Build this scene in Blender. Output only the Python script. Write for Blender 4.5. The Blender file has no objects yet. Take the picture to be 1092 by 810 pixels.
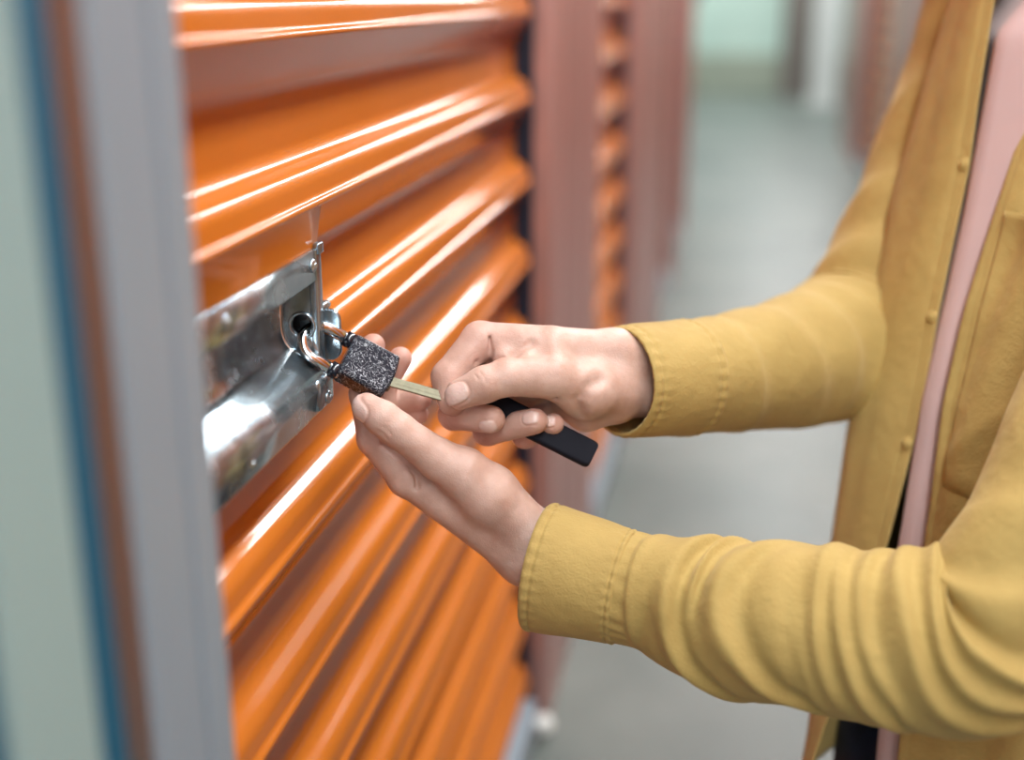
import bpy, bmesh, math, random
import numpy as np
from mathutils import Vector, Matrix

SC = bpy.context.scene
COL = SC.collection
R = math.radians

# ------------------------------------------------------------------ camera
FPX, CX, CY, CAMH = 1300.0, 546.0, 405.0, 1.08
TH = math.atan(415 / FPX)
PS = math.atan(254 * math.cos(TH) / FPX)
RV = np.array([math.cos(PS), math.sin(PS), 0.0])
FV = np.array([-math.sin(PS) * math.cos(TH), math.cos(PS) * math.cos(TH), -math.sin(TH)])
DV = np.cross(FV, RV)
if DV[2] > 0: DV = -DV
CAM = np.array([0, 0, CAMH])
cd = bpy.data.cameras.new('camera')
cam = bpy.data.objects.new('camera', cd); COL.objects.link(cam)
cam.matrix_world = Matrix([[RV[i], -DV[i], -FV[i], CAM[i]] for i in range(3)] + [[0, 0, 0, 1]])
cd.sensor_width = 36.0
cd.lens = 36.0 * FPX / 1092.0
cd.clip_start = 0.02
cd.dof.use_dof = True
cd.dof.focus_distance = 0.79
cd.dof.aperture_fstop = 2.0
SC.camera = cam

# ------------------------------------------------------------------ world, lamps, exposure
w = bpy.data.worlds.new('world'); SC.world = w
w.use_nodes = True
w.node_tree.nodes['Background'].inputs[0].default_value = (0.90, 0.96, 1.0, 1)
w.node_tree.nodes['Background'].inputs[1].default_value = 0.35
SC.view_settings.view_transform = 'Standard'
SC.view_settings.look = 'None'
SC.view_settings.gamma = 1.0
SC.view_settings.use_curve_mapping = False
SC.view_settings.exposure = -0.06
SC.cycles.use_denoising = True
SC.cycles.max_bounces = 8

def lamp(name, loc, sx, sy, power, color=(1, 0.97, 0.93), rot=(0, 0, 0)):
    l = bpy.data.lights.new(name, 'AREA'); l.shape = 'RECTANGLE'
    l.size, l.size_y, l.energy, l.color = sx, sy, power, color
    o = bpy.data.objects.new(name, l); COL.objects.link(o)
    o.location = loc; o.rotation_euler = rot
    return o
# the corridor's own row of ceiling tubes
for y in (-1.55, 0.35, 2.25, 4.15, 6.05, 7.95, 9.85, 11.75):
    lamp('ceiling_tube_light', (0.42, y, 2.535), 0.20, 1.88, 41, (0.98, 1.0, 1.0))
# added fills: one brightens the end wall, one the person from behind camera
lamp('end_wall_fill', (-0.6, 12.9, 2.535), 3.0, 0.25, 70, (0.95, 1.0, 0.98))
lamp('rear_fill', (0.25, -2.4, 1.75), 0.9, 1.3, 9, (0.93, 0.97, 1.0), (R(78), 0, 0))

# ------------------------------------------------------------------ materials
def principled(name, col, rough=0.5, metal=0.0, **kw):
    m = bpy.data.materials.new(name); m.use_nodes = True
    b = m.node_tree.nodes['Principled BSDF']
    b.inputs['Base Color'].default_value = (*col, 1)
    b.inputs['Roughness'].default_value = rough
    b.inputs['Metallic'].default_value = metal
    for k, v in kw.items():
        b.inputs[k.replace('_', ' ')].default_value = v
    return m
def N(m, t, **kw):
    n = m.node_tree.nodes.new(t)
    for k, v in kw.items():
        if hasattr(n, k): setattr(n, k, v)
        else: n.inputs[k].default_value = v
    return n
def L(m, a, b): m.node_tree.links.new(a, b)
def bsdf(m): return m.node_tree.nodes['Principled BSDF']
def noise_vary(m, cols, scale=8, detail=4, rough=None, bump=0.0, bscale=None, bdist=0.001, stretch=(1, 1, 1)):
    """colour ramp over a noise, optional roughness span and bump"""
    tc = N(m, 'ShaderNodeTexCoord'); mp = N(m, 'ShaderNodeMapping')
    mp.inputs['Scale'].default_value = stretch
    L(m, tc.outputs['Object'], mp.inputs['Vector'])
    n = N(m, 'ShaderNodeTexNoise'); n.inputs['Scale'].default_value = scale; n.inputs['Detail'].default_value = detail
    L(m, mp.outputs['Vector'], n.inputs['Vector'])
    if cols:
        r = N(m, 'ShaderNodeValToRGB')
        r.color_ramp.elements[0].position = 0.3; r.color_ramp.elements[1].position = 0.7
        r.color_ramp.elements[0].color = (*cols[0], 1); r.color_ramp.elements[1].color = (*cols[1], 1)
        L(m, n.outputs['Fac'], r.inputs['Fac']); L(m, r.outputs['Color'], bsdf(m).inputs['Base Color'])
    if rough:
        mr = N(m, 'ShaderNodeMapRange')
        mr.inputs['To Min'].default_value, mr.inputs['To Max'].default_value = rough
        L(m, n.outputs['Fac'], mr.inputs['Value']); L(m, mr.outputs['Result'], bsdf(m).inputs['Roughness'])
    if bump:
        n2 = N(m, 'ShaderNodeTexNoise'); n2.inputs['Scale'].default_value = bscale or scale; n2.inputs['Detail'].default_value = 5
        L(m, mp.outputs['Vector'], n2.inputs['Vector'])
        bp = N(m, 'ShaderNodeBump'); bp.inputs['Strength'].default_value = bump; bp.inputs['Distance'].default_value = bdist
        L(m, n2.outputs['Fac'], bp.inputs['Height']); L(m, bp.outputs['Normal'], bsdf(m).inputs['Normal'])
    return m

M = {}
M['orange'] = noise_vary(principled('orange_paint', (0.54, 0.16, 0.020), 0.13, 0, Coat_Weight=0.0, Coat_Roughness=0.05, Specular_IOR_Level=0.38),
                         ((0.51, 0.15, 0.017), (0.57, 0.17, 0.024)), 3, 3, (0.11, 0.15))
M['grey_paint'] = noise_vary(principled('grey_paint', (0.26, 0.33, 0.39), 0.42), ((0.235, 0.30, 0.355), (0.285, 0.35, 0.41)), 2.0, 3, (0.34, 0.46), stretch=(1, 1, .2))
M['pale_panel'] = noise_vary(principled('pale_panel', (0.36, 0.45, 0.42), 0.45), ((0.27, 0.43, 0.45), (0.36, 0.48, 0.45)), 1.6, 2, (0.4, 0.5), stretch=(1, 1, .8))
M['teal'] = principled('teal_paint', (0.006, 0.10, 0.185), 0.6)
M['steel'] = noise_vary(principled('reflection_mauve_steel', (0.48, 0.28, 0.25), 0.36, 0.5), ((0.44, 0.24, 0.21), (0.54, 0.30, 0.265)), 6, 3, (0.3, 0.42), stretch=(1, 1, .03))  # mauve put into the base colour for the reflected orange doors
M['bright_steel'] = noise_vary(principled('bright_steel', (0.45, 0.45, 0.45), 0.3, 0.9), ((0.40, 0.39, 0.39), (0.5, 0.48, 0.47)), 12, 3, (0.22, 0.36), stretch=(1, 1, .1))
M['zinc'] = noise_vary(principled('galvanised_steel', (0.62, 0.66, 0.68), 0.3, 0.9), ((0.26, 0.34, 0.40), (0.58, 0.67, 0.72)), 45, 6, (0.12, 0.38), 0.4, 70, 0.0010)
M['chrome'] = principled('chrome', (0.82, 0.84, 0.85), 0.09, 1.0)
M['brass'] = noise_vary(principled('key_brass', (0.42, 0.38, 0.26), 0.4, 1.0), ((0.17, 0.16, 0.115), (0.26, 0.245, 0.175)), 200, 3, (0.40, 0.55))
M['black'] = noise_vary(principled('black_rubber', (0.004, 0.005, 0.011), 0.7, 0, Specular_IOR_Level=0.2), None, 30, 3, None, 0.2, 300, 0.0005)
M['collar'] = principled('black_gloss', (0.008, 0.01, 0.018), 0.12)
M['gap_shade'] = principled('gap_shade', (0.012, 0.013, 0.03), 0.7)  # near-black that stands in for the shade in the door gaps
M['wall'] = noise_vary(principled('wall_sheet', (0.3, 0.32, 0.32), 0.6), ((0.25, 0.27, 0.27), (0.32, 0.33, 0.33)), 2, 3)
M['ceiling'] = principled('ceiling_deck', (0.20, 0.21, 0.21), 0.8)
M['mint'] = noise_vary(principled('mint_wall', (0.55, 0.72, 0.63), 0.5), ((0.52, 0.70, 0.62), (0.60, 0.75, 0.66)), 1.5, 2)
M['band'] = principled('base_band', (0.36, 0.40, 0.32), 0.5)
M['white'] = principled('white_paint', (0.80, 0.82, 0.79), 0.35)
M['dark_post'] = principled('dark_post', (0.15, 0.125, 0.11), 0.5)
M['denim'] = noise_vary(principled('dark_denim', (0.006, 0.010, 0.030), 0.8), ((0.004, 0.007, 0.02), (0.010, 0.016, 0.045)), 60, 4, None, 0.3, 400, 0.0006)
M['pink'] = noise_vary(principled('pink_cotton', (0.66, 0.42, 0.40), 0.85, 0, Sheen_Weight=0.2), ((0.53, 0.375, 0.37), (0.60, 0.42, 0.41)), 14, 3, None, 0.25, 500, 0.0006)
M['hair'] = noise_vary(principled('dark_hair', (0.03, 0.018, 0.010), 0.5), None, 30, 3, None, 0.6, 120, 0.003, stretch=(1, 1, .1))
M['shoe'] = principled('brown_leather', (0.07, 0.035, 0.02), 0.45)

# floor: polished, mottled concrete
m = M['floor'] = noise_vary(principled('polished_concrete', (0.36, 0.36, 0.32), 0.25, 0, Specular_IOR_Level=0.35), ((0.085, 0.108, 0.098), (0.20, 0.222, 0.202)), 2.2, 5, (0.34, 0.52), 0.04, 8, 0.002)

# hammered black enamel of the padlock
m = M['hammer'] = principled('hammered_enamel', (0.01, 0.014, 0.03), 0.3, 0.35)
tc = N(m, 'ShaderNodeTexCoord')
n0 = N(m, 'ShaderNodeTexNoise', Scale=400.0, Detail=0.0); L(m, tc.outputs['Object'], n0.inputs['Vector'])
n0.inputs['Distortion'].default_value = 0.9
rp = N(m, 'ShaderNodeValToRGB')
e = rp.color_ramp.elements
e[0].position, e[0].color = 0.465, (0.004, 0.008, 0.020, 1)
e[1].position, e[1].color = 0.493, (0.46, 0.52, 0.58, 1)
x = e.new(0.507); x.color = (0.50, 0.56, 0.62, 1)
x = e.new(0.535); x.color = (0.004, 0.008, 0.020, 1)
L(m, n0.outputs['Fac'], rp.inputs['Fac']); L(m, rp.outputs['Color'], bsdf(m).inputs['Base Color'])
bp = N(m, 'ShaderNodeBump', Strength=0.3, Distance=0.0004); L(m, n0.outputs['Fac'], bp.inputs['Height']); L(m, bp.outputs['Normal'], bsdf(m).inputs['Normal'])

# mustard cotton
m = M['mustard'] = principled('mustard_cotton', (0.52, 0.33, 0.075), 0.8, 0, Sheen_Weight=0.25)
bsdf(m).inputs['Sheen Tint'].default_value = (1, 0.85, 0.5, 1)
tc = N(m, 'ShaderNodeTexCoord')
n0 = N(m, 'ShaderNodeTexNoise', Scale=22.0, Detail=5.0); L(m, tc.outputs['Object'], n0.inputs['Vector'])
rp = N(m, 'ShaderNodeValToRGB'); e = rp.color_ramp.elements
e[0].position, e[0].color = 0.3, (0.40, 0.272, 0.080, 1)
e[1].position, e[1].color = 0.7, (0.48, 0.335, 0.106, 1)
L(m, n0.outputs['Fac'], rp.inputs['Fac']); L(m, rp.outputs['Color'], bsdf(m).inputs['Base Color'])
n1 = N(m, 'ShaderNodeTexNoise', Scale=700.0, Detail=2.0); L(m, tc.outputs['Object'], n1.inputs['Vector'])
n2 = N(m, 'ShaderNodeTexNoise', Scale=95.0, Detail=5.0); L(m, tc.outputs['Object'], n2.inputs['Vector'])
b1 = N(m, 'ShaderNodeBump', Strength=0.6, Distance=0.0006); L(m, n1.outputs['Fac'], b1.inputs['Height'])
b2 = N(m, 'ShaderNodeBump', Strength=0.42, Distance=0.003); L(m, n2.outputs['Fac'], b2.inputs['Height'])
L(m, b1.outputs['Normal'], b2.inputs['Normal']); L(m, b2.outputs['Normal'], bsdf(m).inputs['Normal'])

# skin, with the nails and the redder knuckles and finger ends as attributes of the mesh
m = M['skin'] = principled('skin', (0.60, 0.36, 0.27), 0.46, 0, Subsurface_Weight=0.15, Subsurface_Scale=0.006)
bsdf(m).inputs['Subsurface Radius'].default_value = (1.0, 0.35, 0.2)
tc = N(m, 'ShaderNodeTexCoord')
n0 = N(m, 'ShaderNodeTexNoise', Scale=55.0, Detail=4.0); L(m, tc.outputs['Object'], n0.inputs['Vector'])
rp = N(m, 'ShaderNodeValToRGB'); e = rp.color_ramp.elements
e[0].position, e[0].color = 0.3, (0.51, 0.305, 0.235, 1)
e[1].position, e[1].color = 0.7, (0.67, 0.465, 0.39, 1)
L(m, n0.outputs['Fac'], rp.inputs['Fac'])
ar = N(m, 'ShaderNodeAttribute'); ar.attribute_name = 'flush'
an = N(m, 'ShaderNodeAttribute'); an.attribute_name = 'nail'
mx = N(m, 'ShaderNodeMix'); mx.data_type = 'RGBA'; mx.inputs[7].default_value = (0.58, 0.28, 0.225, 1)
L(m, ar.outputs['Fac'], mx.inputs[0]); L(m, rp.outputs['Color'], mx.inputs[6])
mx2 = N(m, 'ShaderNodeMix'); mx2.data_type = 'RGBA'; mx2.inputs[7].default_value = (0.72, 0.52, 0.46, 1)
L(m, an.outputs['Fac'], mx2.inputs[0]); L(m, mx.outputs[2], mx2.inputs[6])
L(m, mx2.outputs[2], bsdf(m).inputs['Base Color'])
mr = N(m, 'ShaderNodeMapRange'); mr.inputs['To Min'].default_value = 0.48; mr.inputs['To Max'].default_value = 0.25
L(m, an.outputs['Fac'], mr.inputs['Value']); L(m, mr.outputs['Result'], bsdf(m).inputs['Roughness'])
n1 = N(m, 'ShaderNodeTexVoronoi', Scale=900.0); L(m, tc.outputs['Object'], n1.inputs['Vector'])
n2 = N(m, 'ShaderNodeTexNoise', Scale=130.0, Detail=7.0, Roughness=0.65); L(m, tc.outputs['Object'], n2.inputs['Vector'])
b1 = N(m, 'ShaderNodeBump', Strength=0.3, Distance=0.0004); L(m, n1.outputs['Distance'], b1.inputs['Height'])
b2 = N(m, 'ShaderNodeBump', Strength=0.5, Distance=0.0010); L(m, n2.outputs['Fac'], b2.inputs['Height'])
L(m, b1.outputs['Normal'], b2.inputs['Normal']); L(m, b2.outputs['Normal'], bsdf(m).inputs['Normal'])

# ------------------------------------------------------------------ helpers
def link(name, me, mat, parent=None, smooth=True):
    o = bpy.data.objects.new(name, me); COL.objects.link(o)
    if mat: me.materials.append(mat)
    if smooth:
        for p in me.polygons: p.use_smooth = True
    if parent: o.parent = parent
    return o
def pyd(name, verts, faces, mat, parent=None, smooth=True):
    me = bpy.data.meshes.new(name); me.from_pydata([tuple(map(float, v)) for v in verts], [], [tuple(map(int, f)) for f in faces]); me.update()
    return link(name, me, mat, parent, smooth)
def from_bm(name, bm, mat, parent=None, smooth=False):
    bmesh.ops.recalc_face_normals(bm, faces=bm.faces[:])
    me = bpy.data.meshes.new(name); bm.to_mesh(me); bm.free()
    return link(name, me, mat, parent, smooth)
def tag(o, label=None, cat=None, group=None, kind=None):
    for k, v in (('label', label), ('category', cat), ('group', group), ('kind', kind)):
        if v: o[k] = v
    return o
def empty(name, loc, label, cat, group=None):
    o = bpy.data.objects.new(name, None); COL.objects.link(o); o.location = loc
    o.empty_display_size = 0.1
    return tag(o, label, cat, group)
def box(bm, x0, x1, y0, y1, z0, z1, bevel=0.0, seg=2):
    t = bmesh.new()
    bmesh.ops.create_cube(t, size=1)
    for v in t.verts:
        v.co = Vector(((x0 + x1) / 2 + v.co.x * (x1 - x0), (y0 + y1) / 2 + v.co.y * (y1 - y0), (z0 + z1) / 2 + v.co.z * (z1 - z0)))
    if bevel: bmesh.ops.bevel(t, geom=t.edges[:], offset=bevel, segments=seg, affect='EDGES', profile=0.5)
    merge(bm, t)
def merge(bm, t):
    me = bpy.data.meshes.new('tmp'); t.to_mesh(me); t.free(); bm.from_mesh(me); bpy.data.meshes.remove(me)
def boxobj(name, b, mat, parent=None, bevel=0.0):
    bm = bmesh.new(); box(bm, *b, bevel=bevel); return from_bm(name, bm, mat, parent)
def extrude_profile(name, prof, y0, y1, mat, parent=None, closed=False, smooth=False, caps=False, ny=1):
    """prof: list of (x,z); swept along Y"""
    n = len(prof); v = []; f = []
    for j in range(ny + 1):
        y = y0 + (y1 - y0) * j / ny
        v += [(x, y, z) for x, z in prof]
    for j in range(ny):
        for i in range(n if closed else n - 1):
            a, b = j * n + i, j * n + (i + 1) % n
            f.append((a, b, b + n, a + n))
    if caps:
        f.append(tuple(range(n))); f.append(tuple(range(ny * n + n - 1, ny * n - 1, -1)))
    return pyd(name, v, f, mat, parent, smooth)
def tube(bm, pts, rad, seg=16, cap=True):
    """round tube along points"""
    pts = [np.array(p, float) for p in pts]; n = len(pts); rings = []
    rad = [rad] * n if np.isscalar(rad) else rad
    up = None
    for i in range(n):
        t = pts[min(i + 1, n - 1)] - pts[max(i - 1, 0)]; t /= np.linalg.norm(t)
        if up is None:
            up = np.array([0, 0, 1.0]) if abs(t[2]) < .9 else np.array([1.0, 0, 0])
        a = np.cross(t, up); a /= np.linalg.norm(a); b = np.cross(a, t); up = b
        rings.append([bm.verts.new(pts[i] + rad[i] * (a * math.cos(q) + b * math.sin(q))) for q in np.linspace(0, 2 * math.pi, seg, endpoint=False)])
    for i in range(n - 1):
        for k in range(seg):
            bm.faces.new((rings[i][k], rings[i][(k + 1) % seg], rings[i + 1][(k + 1) % seg], rings[i + 1][k]))
    if cap:
        bm.faces.new(rings[0]); bm.faces.new(rings[-1][::-1])
def dome(bm, c, axis, r, h, seg=20, rings=6):
    """round-headed rivet or button: axis is its outward direction"""
    axis = np.array(axis, float); axis /= np.linalg.norm(axis)
    a = np.cross(axis, [0.3, 0.5, 0.8]); a /= np.linalg.norm(a); b = np.cross(axis, a); c = np.array(c, float)
    rs = []
    for i in range(rings + 1):
        q = i / rings * math.pi / 2
        rr, hh = r * math.cos(q), h * math.sin(q)
        if i == rings: rs.append([bm.verts.new(c + axis * h)])
        else: rs.append([bm.verts.new(c + axis * hh + rr * (a * math.cos(t) + b * math.sin(t))) for t in np.linspace(0, 2 * math.pi, seg, endpoint=False)])
    for i in range(rings):
        for k in range(seg):
            k2 = (k + 1) % seg
            if i == rings - 1: bm.faces.new((rs[i][k], rs[i][k2], rs[i + 1][0]))
            else: bm.faces.new((rs[i][k], rs[i][k2], rs[i + 1][k2], rs[i + 1][k]))
    bm.faces.new(rs[0][::-1])
# camera metric frame: x right, y down, d away (metres) -> world; and pixel + distance -> that frame
def cam2w(p):
    p = np.asarray(p, float)
    return CAM + p[..., 0:1] * RV + p[..., 1:2] * DV + p[..., 2:3] * FV
def uvd(u, v, d):
    return np.array([(u - CX) / FPX * d, (v - CY) / FPX * d, d])

# ================================================================== THE SETTING
XW = -0.266           # crest plane of the left doors
XF = -0.216           # face of the left steel frame
CEIL = 2.56
boxobj('floor', (-3.0, 3.5, -3.2, 15.0, -0.1, 0.0), M['floor'])['kind'] = 'structure'
boxobj('ceiling', (-3.0, 3.5, -3.2, 15.0, CEIL, CEIL + 0.1), M['ceiling'])['kind'] = 'structure'
boxobj('wall_back', (-3.0, 3.5, -3.3, -3.2, 0.0, CEIL), M['wall'])['kind'] = 'structure'
bm = bmesh.new()
box(bm, -0.42, -0.36, -3.2, 5.95, 0.0, CEIL)
box(bm, -0.36, XF, 0.46, 5.95, 2.16, CEIL)
from_bm('wall_left', bm, M['gap_shade'])['kind'] = 'structure'
bm = bmesh.new()
box(bm, 0.86, 0.92, -3.2, 9.6, 0.0, CEIL)
box(bm, 0.72, 0.86, -3.2, 9.6, 2.16, CEIL)
from_bm('wall_right', bm, M['wall'])['kind'] = 'structure'
bm = bmesh.new(); box(bm, -3.0, 3.5, 14.0, 14.1, 0.42, CEIL)
from_bm('wall_end', bm, M['mint'])['kind'] = 'structure'
bm = bmesh.new(); box(bm, -3.0, 3.5, 13.97, 14.08, 0.0, 0.42, bevel=0.006)
from_bm('baseboard_end', bm, M['band'])['kind'] = 'structure'

# ---- left steel frame beside the camera
def strip_profile(name, y0, y1, mat, groove=None, x=XF, depth=0.13, bevel=0.003):
    """upright folded-steel strip: plan outline swept up; groove is the y of a pressed line"""
    pl = [(x - depth, y0), (x - bevel, y0), (x, y0 + bevel)]
    if groove:
        pl += [(x, groove - .003), (x - .003, groove - .001), (x - .003, groove + .001), (x, groove + .003)]
    pl += [(x, y1 - bevel), (x - bevel, y1), (x - depth, y1)]
    n = len(pl)
    v = [(a, b, 0.0) for a, b in pl] + [(a, b, CEIL) for a, b in pl]
    f = [(i, (i + 1) % n, n + (i + 1) % n, n + i) for i in range(n)] + [tuple(range(n))[::-1], tuple(range(n, 2 * n))]
    return pyd(name, v, f, mat, None, False)
tag(strip_profile('trim_1', 0.388, 0.459, M['grey_paint'], 0.432), 'grey painted steel upright of the door frame', None, None, 'structure')
# polished chamfer strip
v = [(XF - .13, .370, 0), (XF - .010, .370, 0), (XF - .002, .3865, 0), (XF - .13, .3865, 0)]
v = v + [(a, b, CEIL) for a, b, c in v]
tag(pyd('trim_2', v, [(0, 1, 5, 4), (1, 2, 6, 5), (2, 3, 7, 6), (3, 0, 4, 7), (3, 2, 1, 0), (4, 5, 6, 7)], M['bright_steel'], None, False), None, None, None, 'structure')
tag(strip_profile('trim_3', 0.3505, 0.3695, M['teal'], x=XF - .0012), None, None, None, 'structure')
tag(strip_profile('trim_4', 0.2985, 0.350, M['pale_panel'], depth=.14), None, None, None, 'structure')
tag(strip_profile('trim_5', 0.284, 0.298, M['teal'], x=XF - .0012), None, None, None, 'structure')
tag(strip_profile('trim_6', -3.2, 0.2835, M['pale_panel'], depth=.14), None, None, None, 'structure')

# ---- pilasters between the doors
def pilaster(name, y0, y1, side, mat):
    """folded steel post with three pressed grooves, faces the corridor"""
    x = XW + .021 if side < 0 else 0.72
    s = side
    w_ = y1 - y0
    pl = [(x + s * .13, y0), (x + s * .012, y0), (x + s * .012, y0 + .012), (x, y0 + .014)]
    for q in (.25, .5, .75):
        g = y0 + w_ * q
        pl += [(x, g - .008), (x + s * .005, g - .004), (x + s * .005, g + .004), (x, g + .008)]
    pl += [(x, y1 - .014), (x + s * .012, y1 - .012), (x + s * .012, y1), (x + s * .13, y1)]
    if s > 0: pl = pl[::-1]
    n = len(pl)
    top = 2.16
    v = [(a, b, 0.0) for a, b in pl] + [(a, b, top) for a, b in pl]
    f = [(i, (i + 1) % n, n + (i + 1) % n, n + i) for i in range(n)] + [tuple(range(n))[::-1], tuple(range(n, 2 * n))]
    o = pyd(name, v, f, mat, None, False); o['kind'] = 'structure'
    return o
k = 7
LD = [(0.462, 1.60), (2.17, 2.90), (4.05, 4.60), (5.05, 5.60)]
for (a, b), c in zip(LD, [2.17, 4.05, 5.05, 5.95]):
    pilaster('trim_%d' % k, b, c, -1, M['steel']); k += 1
RD = [(-2.6, -1.5), (-1.1, 0.0), (0.4, 1.5), (1.9, 3.0), (3.4, 4.5), (4.95, 5.4), (6.6, 8.3)]
ys = [-3.2] + [b for a, b in RD]; ye = [a for a, b in RD] + [9.6]
for a, b in zip(ys, ye):
    pilaster('trim_%d' % k, a, b, 1, M['steel']); k += 1

# ================================================================== ROLLER DOORS
PITCH = 0.1055; ZC = 0.8555
def corrugation(z0, z1, x, s):
    """(x,z) outline of the pressed sheet: crest width .023, slopes .032, valley .020, rounded"""
    key = [(-.0115, 0), (-.0085, -.0046), (.0065, -.0066), (.0160, -.0240), (.0585, -.0240)]
    pts = []
    k0 = int(math.floor((z0 - ZC) / PITCH)) - 1
    raw = []
    for k in range(k0, int(math.ceil((z1 - ZC) / PITCH)) + 1):
        for dz, dx in key:
            raw.append((ZC + k * PITCH + dz, dx))
    for i in range(1, len(raw) - 1):       # round every fold with a short arc
        p0, p1, p2 = (np.array(raw[j]) for j in (i - 1, i, i + 1))
        r_ = min(.0090, .45 * np.linalg.norm(p0 - p1), .45 * np.linalg.norm(p2 - p1))
        a = p1 + (p0 - p1) / np.linalg.norm(p0 - p1) * r_
        b = p1 + (p2 - p1) / np.linalg.norm(p2 - p1) * r_
        for t in np.linspace(0, 1, 9):
            q = (1 - t) ** 2 * a + 2 * t * (1 - t) * p1 + t * t * b
            if z0 <= q[0] <= z1: pts.append((x - s * q[1] if s > 0 else x + q[1], q[0]))
    return pts
def roller_door(y0, y1, side, label, group, cut=None):
    x = XW if side < 0 else 0.772
    root = empty('roller_door', (x, (y0 + y1) / 2, 0), label, 'door', group)
    inv = Matrix.Translation(-Vector(root.location))
    gap = 0.030
    def put(o): o.parent = root; o.data.transform(inv); return o
    prof = corrugation(0.07, 2.12, x, side)
    if cut:      # the sheet is cut out where the latch pan is let into it
        for zc in (cut[2], cut[3]):
            for i in range(len(prof) - 1):
                (xa, za), (xb, zb) = prof[i], prof[i + 1]
                if za < zc < zb: prof.insert(i + 1, (xa + (xb - xa) * (zc - za) / (zb - za), zc)); break
    cy = [y0 + .004, y0 + .008, (y0 + y1) / 2, y1 - gap - .003, y1 - gap]
    n = len(prof)
    if cut:
        cy = [y0 + .004, cut[0] - .012, cut[0], cut[1], cut[1] + .010, cut[1] + .026, cut[1] + .030, 1.0, 1.3, y1 - gap - .003, y1 - gap]
    def flat(a, y, b):
        if not cut or not (cut[0] - .001 <= y <= cut[1] + .011): return a
        q = min(max((max(cut[2] - b, b - cut[3], 0) - .003) / .010, 0), 1)
        return x - .0005 + (a - x + .0005) * q * q * (3 - 2 * q)
    v = [(flat(a, y, b), y, b) for y in cy for a, b in prof]
    f = []
    for j in range(len(cy) - 1):
        for i in range(n - 1):
            if cut and j == 2 and cut[2] < (prof[i][1] + prof[i + 1][1]) / 2 < cut[3]: continue
            f.append((j * n + i, j * n + i + 1, j * n + n + i + 1, j * n + n + i))
    c = put(pyd('curtain', v, f, M['orange'], None, True))
    so = c.modifiers.new('thick', 'SOLIDIFY'); so.thickness = .0016; so.offset = 0
    bm = bmesh.new(); box(bm, x - .012, x + .012, y0 + .006, y1 - gap, 0.012, 0.072, bevel=.004)
    put(from_bm('bottom_bar', bm, M['grey_paint']))
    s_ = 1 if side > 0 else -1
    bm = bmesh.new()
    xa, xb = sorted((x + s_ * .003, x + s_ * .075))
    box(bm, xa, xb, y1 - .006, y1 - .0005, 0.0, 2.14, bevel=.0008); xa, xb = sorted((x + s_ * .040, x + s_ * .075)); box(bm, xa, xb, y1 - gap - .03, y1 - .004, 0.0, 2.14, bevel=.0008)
    put(from_bm('guide_shade_plate', bm, M['gap_shade']))  # dark plate added so the slot beside the curtain reads as shade
    return root
GRP = 'orange roller doors along the corridor'
door = roller_door(*LD[0], -1, 'large orange ribbed steel roller door with the latch and padlock', GRP, (.524, .7275, .8205, .9195))
roller_door(*LD[1], -1, 'blurred orange roller door just past the first steel post', GRP)
roller_door(*LD[2], -1, 'third orange roller door on the padlock side, seen edge-on', GRP)
roller_door(*LD[3], -1, 'last orange roller door on the padlock side before the opening', GRP)
rl = ['orange roller door across the corridor, at the rear end', 'orange roller door across the corridor, opposite the pale panels',
      'orange roller door across the corridor, behind the man at the padlock', 'orange roller door across the corridor, just past the man',
      'orange roller door across the corridor, second past the man', 'narrow orange roller door across the corridor, third past the man',
      'blurred orange roller door between the far shoulder and the white column']
for (a, b), lb in zip(RD, rl): roller_door(a, b, 1, lb, GRP)

# ---- latch: pressed pan riveted to the first door
inv = Matrix.Translation(-Vector(door.location))
def on_door(o, parent=None):
    o.data.transform(inv); o.parent = parent or door; return o
ZT, ZB = 0.9232, 0.8165
Y0, Y1 = 0.520, 0.7385
YE = 0.7285
prof = [(XW + .0005, ZT), (XW + .0030, ZT), (XW + .0032, .9035), (XW + .0020, .9022)]
prof += [(XW - .016, .9012), (XW - .0205, .8995), (XW - .0225, .8955)]
for t in np.linspace(0, 1, 8):       # curved foot of the finger well
    q = t * 1.0
    prof.append((XW - .0225 + .004 * q ** 2, .868 - .010 * q))
for t in np.linspace(0, 1, 10):
    prof.append((XW - .0185 + .0245 * math.sin(t * math.pi / 2) ** 1.1, .858 - .021 * t))
prof += [(XW + .0070, .8345), (XW + .0066, .832), (XW + .0046, .8185), (XW + .0036, ZB), (XW + .0016, ZB)]
pan = on_door(extrude_profile('latch_plate', prof, Y0, Y1 - .0105, M['zinc'], None, smooth=True))
bv = pan.modifiers.new('thick', 'SOLIDIFY'); bv.thickness = .0016; bv.offset = -1
# end wall with the shackle hole, its fold and the folded right rim
def plate_with_hole(outline, hc, hr, seg=28):
    """polygon in 2-D with a round hole, returned as verts and quads by matching angles"""
    hv = [(hc[0] + hr * math.cos(t), hc[1] + hr * math.sin(t)) for t in np.linspace(0, 2 * math.pi, seg, endpoint=False)]
    ov = []
    for t in np.linspace(0, 2 * math.pi, seg, endpoint=False):
        d = np.array([math.cos(t), math.sin(t)]); best = 1e9
        for i in range(len(outline)):
            a = np.array(outline[i]) - hc; b = np.array(outline[(i + 1) % len(outline)]) - hc
            e_ = b - a; den = d[0] * e_[1] - d[1] * e_[0]
            if abs(den) < 1e-12: continue
            s_ = (a[0] * e_[1] - a[1] * e_[0]) / den; u_ = (a[0] * d[1] - a[1] * d[0]) / den
            if s_ > 0 and -1e-6 <= u_ <= 1 + 1e-6: best = min(best, s_)
        ov.append(tuple(np.array(hc) + d * best))
    return hv, ov
HC = (XW - .0082, .8728)
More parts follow.
